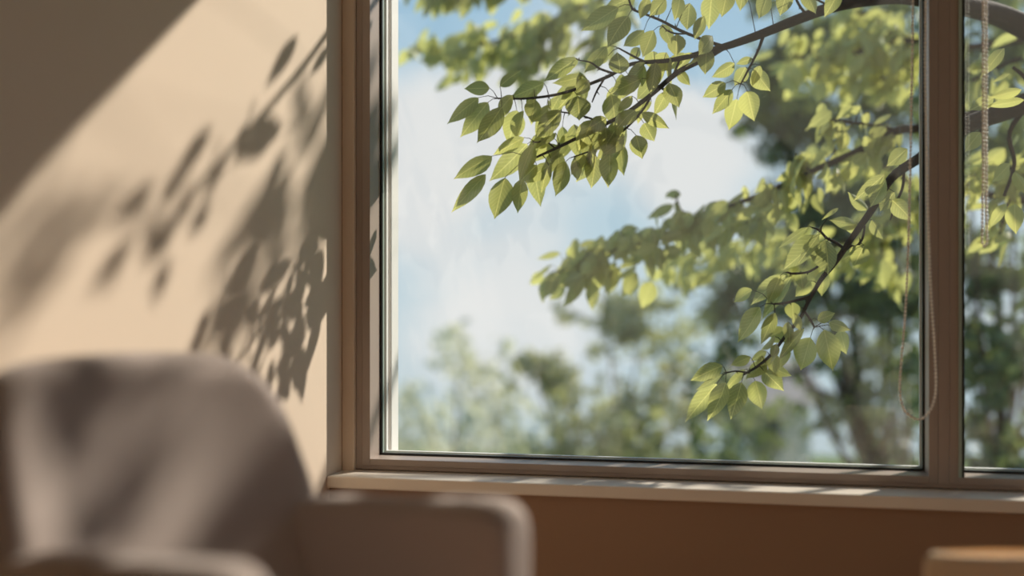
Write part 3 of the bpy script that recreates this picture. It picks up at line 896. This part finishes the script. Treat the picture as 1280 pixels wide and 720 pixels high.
ov.tube(smooth_path([main[0], Vector((1.3, .95, 3.3)), Vector((2.5, 1.5, 4.3)), Vector((4.4, 2.7, 4.6)), Vector((5.25, 3.45, 3.4))], 6), [.008+.03*i/24 for i in range(25)], 8)
b = to_local(ov).build('branch', M_bark, cherry)
b['label'] = 'overhead branch near the window head'
to_local(ol).build('foliage', M_leaf, b)

# ------------------------------------------------------------------ trees and house beyond
def far_tree(name, label, trunk_px, depth, clumps, leafL, mat, per=320, group='trees beyond the cherry tree', trunk_r=.12, seed=1, lean=0, low=1.0):
    """clumps: (px, py, radius px, count factor)"""
    random.seed(seed)
    root = P(trunk_px, 360, depth); root.z = GZ
    t = empty(name, root)
    tag(t, label, 'tree', group)
    inv = Matrix.Translation(-root)
    cs = []
    lf = MB()
    for c in clumps:
        px, py, r = c[:3]; f = c[3] if len(c) > 3 else 1
        if py > 400: f *= low
        ctr = P(px, py, depth+random.uniform(-.06, .06)*depth); R = r/F_PX*depth
        cs.append(ctr)
        # sub-clumps give ragged edges with gaps
        subs = [ctr+Vector((random.gauss(0, .55), random.gauss(0, .55), random.gauss(0, .5)))*R for _ in range(9)]
        for _ in range(int(per*f)):
            s = random.choice(subs)
            p = s+Vector((random.gauss(0, 1), random.gauss(0, 1), random.gauss(0, .8)))*R*.26
            ax = (rvec()+Vector((0, 0, -.5))).normalized(); sd = ax.cross(rvec()).normalized()
            lf.leaflet(p, ax, sd, leafL*random.uniform(.7, 1.25), .6, random.random())
    w = MB()
    top = Vector((0, 0, 0))
    for c in cs: top += c
    top /= len(cs)
    tpts = smooth_path([root, root.lerp(top, .4)+Vector((lean*.2, 0, 0)), top], 6)
    w.tube(tpts, [trunk_r*(1-.65*i/12) for i in range(13)], 12)
    for c in cs:
        a = tpts[random.randint(5, 11)]
        m_ = a.lerp(c, .5)+Vector((0, 0, -.05*depth*.3))
        w.tube(smooth_path([a, m_, c], 4), [trunk_r*.35*(1-.8*i/8) for i in range(9)], 7)
    to_local(w, inv).build('trunk', M_barkfar, t)
    to_local(lf, inv).build('foliage', mat, t)
    return t

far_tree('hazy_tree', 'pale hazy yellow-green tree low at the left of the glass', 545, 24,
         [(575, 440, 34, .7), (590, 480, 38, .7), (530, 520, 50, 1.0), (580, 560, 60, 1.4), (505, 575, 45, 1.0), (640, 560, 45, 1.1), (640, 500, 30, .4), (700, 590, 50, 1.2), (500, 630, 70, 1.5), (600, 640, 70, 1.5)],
         .26, M_leaf_hazed, 130, seed=3)
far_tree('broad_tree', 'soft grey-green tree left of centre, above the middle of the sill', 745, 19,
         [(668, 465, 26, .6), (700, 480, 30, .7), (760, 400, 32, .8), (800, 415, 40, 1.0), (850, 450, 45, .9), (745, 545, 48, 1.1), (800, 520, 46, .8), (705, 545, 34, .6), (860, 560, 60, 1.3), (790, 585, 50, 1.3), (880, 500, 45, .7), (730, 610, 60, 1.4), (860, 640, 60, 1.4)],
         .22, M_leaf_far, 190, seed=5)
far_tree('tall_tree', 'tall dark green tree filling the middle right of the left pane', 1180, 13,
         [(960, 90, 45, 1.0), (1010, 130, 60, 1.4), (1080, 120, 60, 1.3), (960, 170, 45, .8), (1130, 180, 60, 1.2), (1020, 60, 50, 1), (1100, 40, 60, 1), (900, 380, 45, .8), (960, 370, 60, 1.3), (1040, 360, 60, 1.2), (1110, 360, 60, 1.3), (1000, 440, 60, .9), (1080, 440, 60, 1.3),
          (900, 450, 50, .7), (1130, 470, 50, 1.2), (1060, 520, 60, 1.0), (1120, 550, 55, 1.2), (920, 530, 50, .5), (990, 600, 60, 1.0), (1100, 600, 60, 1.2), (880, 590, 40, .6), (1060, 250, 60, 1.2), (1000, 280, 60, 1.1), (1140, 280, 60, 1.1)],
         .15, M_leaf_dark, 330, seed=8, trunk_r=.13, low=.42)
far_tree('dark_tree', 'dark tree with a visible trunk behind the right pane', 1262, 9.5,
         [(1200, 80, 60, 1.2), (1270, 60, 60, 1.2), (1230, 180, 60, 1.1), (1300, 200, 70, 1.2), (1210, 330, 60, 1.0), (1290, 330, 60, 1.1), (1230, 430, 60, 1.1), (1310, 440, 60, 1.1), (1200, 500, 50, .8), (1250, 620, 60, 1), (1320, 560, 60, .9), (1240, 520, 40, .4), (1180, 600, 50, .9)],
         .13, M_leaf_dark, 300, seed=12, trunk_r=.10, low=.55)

random.seed(21)
# small house with a pale wall glimpsed between the trunks
hp = P(925, 500, 30)
house = empty('house', (hp.x, hp.y, GZ), YAW)
tag(house, 'pale beige house with a low pitched roof half hidden behind the trees', 'house')
hz = hp.z-GZ
boxes('wall', [(.2, 1.75, 0, 4, 0, hz)], M_house, house)
bm = bmesh.new()
vs = [bm.verts.new(v) for v in ((.0, -.4, hz-.1), (2.1, -.4, hz-.1), (2.1, 4.4, hz-.1), (.0, 4.4, hz-.1), (.0, 2, hz+.9), (2.1, 2, hz+.9))]
for f in ((0, 1, 5, 4), (2, 3, 4, 5), (0, 4, 3), (1, 2, 5), (0, 3, 2, 1)): bm.faces.new([vs[i] for i in f])
bm_obj('roof', bm, M_roof, house)
boxes('window', [(.5, 1.0, -.04, .02, .9, 1.9)], M_dark, house)
boxes('porch_post', [(1.30, 1.48, -.9, -.72, 0, hz-.05)], M_house, house)

gb = bmesh.new(); add_box(gb, -30, 30, .3, 34, GZ-.5, GZ)
struct(bm_obj('ground', gb, M_grass))

# ------------------------------------------------------------------ light: sun and sky
sd = bpy.data.lights.new('sun', 'SUN')
sd.energy = 7.0
sd.angle = math.radians(0.9)
sd.color = (1.0, .91, .80)
so = bpy.data.objects.new('sun', sd); COL.objects.link(so)
so.rotation_euler = SUN.to_track_quat('-Z', 'Y').to_euler()
so.location = (4, 6, 6)

wd = bpy.data.worlds.new('sky'); sc.world = wd; wd.use_nodes = True
nt = wd.node_tree
for n in list(nt.nodes): nt.nodes.remove(n)
out = nt.nodes.new('ShaderNodeOutputWorld'); bg = nt.nodes.new('ShaderNodeBackground')
nt.links.new(bg.outputs[0], out.inputs[0])
tc = nt.nodes.new('ShaderNodeTexCoord')
def nn(kind, **kw):
    n = nt.nodes.new(kind)
    for k, v in kw.items(): setattr(n, k, v)
    return n
def mth(op, a, b=None):
    n = nn('ShaderNodeMath', operation=op)
    for i, v in enumerate((a, b)):
        if v is None: continue
        if isinstance(v, (int, float)): n.inputs[i].default_value = v
        else: nt.links.new(v, n.inputs[i])
    return n.outputs[0]
nrm = nn('ShaderNodeVectorMath', operation='NORMALIZE'); nt.links.new(tc.outputs['Generated'], nrm.inputs[0])
sep = nn('ShaderNodeSeparateXYZ'); nt.links.new(nrm.outputs[0], sep.inputs[0])
ramp = nn('ShaderNodeValToRGB')
mr = nn('ShaderNodeMapRange'); mr.inputs['From Min'].default_value = -.3; mr.inputs['From Max'].default_value = .7
nt.links.new(sep.outputs[2], mr.inputs[0]); nt.links.new(mr.outputs[0], ramp.inputs[0])
cr = ramp.color_ramp
cols = [(0.0, (.34, .40, .34)), (.12, (.50, .60, .64)), (.26, (.58, .72, .80)), (.40, (.52, .70, .82)), (.55, (.36, .58, .78)), (1.0, (.20, .40, .68))]
cr.elements[0].position = 0; cr.elements[0].color = (*cols[0][1], 1)
cr.elements[1].position = 1; cr.elements[1].color = (*cols[-1][1], 1)
for p_, c_ in cols[1:-1]:
    e = cr.elements.new(p_); e.color = (*c_, 1)
# clouds
mpn = nn('ShaderNodeMapping'); mpn.inputs['Scale'].default_value = (1, 1, 2.2)
nt.links.new(nrm.outputs[0], mpn.inputs[0])
nz = nn('ShaderNodeTexNoise'); nz.inputs['Scale'].default_value = 5.5; nz.inputs['Detail'].default_value = 6; nz.inputs['Roughness'].default_value = .5
nt.links.new(mpn.outputs[0], nz.inputs['Vector'])
acc = mth('MULTIPLY', mth('SUBTRACT', nz.outputs['Fac'], .56), 1.3)
def skydir(px, py):
    return (FW + RT*((px-640)/F_PX) + Vector((0, 0, (360-py)/F_PX))).normalized()
BLOBS = [(560, 150, 95, .75), (660, 110, 60, .5), (520, 200, 60, .45), (880, 170, 85, .75), (800, 200, 70, .5), (640, 310, 60, .25), (520, 310, 60, .32), (700, 270, 60, .2), (560, 400, 70, .35), (700, 410, 80, .3),
         (520, 40, 70, -.45), (620, 45, 50, -.3), (900, 60, 70, -.55), (620, 235, 60, -.12), (770, 270, 45, -.3), (500, 360, 45, -.12)]
for px, py, r, amp in BLOBS:
    dv = nn('ShaderNodeVectorMath', operation='DISTANCE')
    nt.links.new(nrm.outputs[0], dv.inputs[0]); dv.inputs[1].default_value = skydir(px, py)
    q = mth('DIVIDE', dv.outputs['Value'], r/F_PX)
    g = mth('EXPONENT', mth('MULTIPLY', mth('MULTIPLY', q, q), -.7))
    acc = mth('ADD', acc, mth('MULTIPLY', g, amp))
mc = nn('ShaderNodeMapRange'); mc.interpolation_type = 'SMOOTHSTEP'
mc.inputs['From Min'].default_value = -.15; mc.inputs['From Max'].default_value = .55
nt.links.new(acc, mc.inputs[0])
mxc = nn('ShaderNodeMix', data_type='RGBA')
nt.links.new(mc.outputs[0], mxc.inputs['Factor']); nt.links.new(ramp.outputs[0], mxc.inputs['A'])
mxc.inputs['B'].default_value = (.86, .87, .88, 1)
nt.links.new(mxc.outputs['Result'], bg.inputs[0])
bg.inputs[1].default_value = 1.0

# ------------------------------------------------------------------ view
sc.view_settings.view_transform = 'Standard'
sc.view_settings.look = 'None'
sc.view_settings.gamma = 1
sc.view_settings.use_curve_mapping = False
sc.view_settings.exposure = 0.0
sc.cycles.use_denoising = True
sc.cycles.max_bounces = 12
sc.cycles.diffuse_bounces = 6
sc.cycles.transparent_max_bounces = 24
sc.cycles.sample_clamp_indirect = 6
sc.cycles.caustics_reflective = False
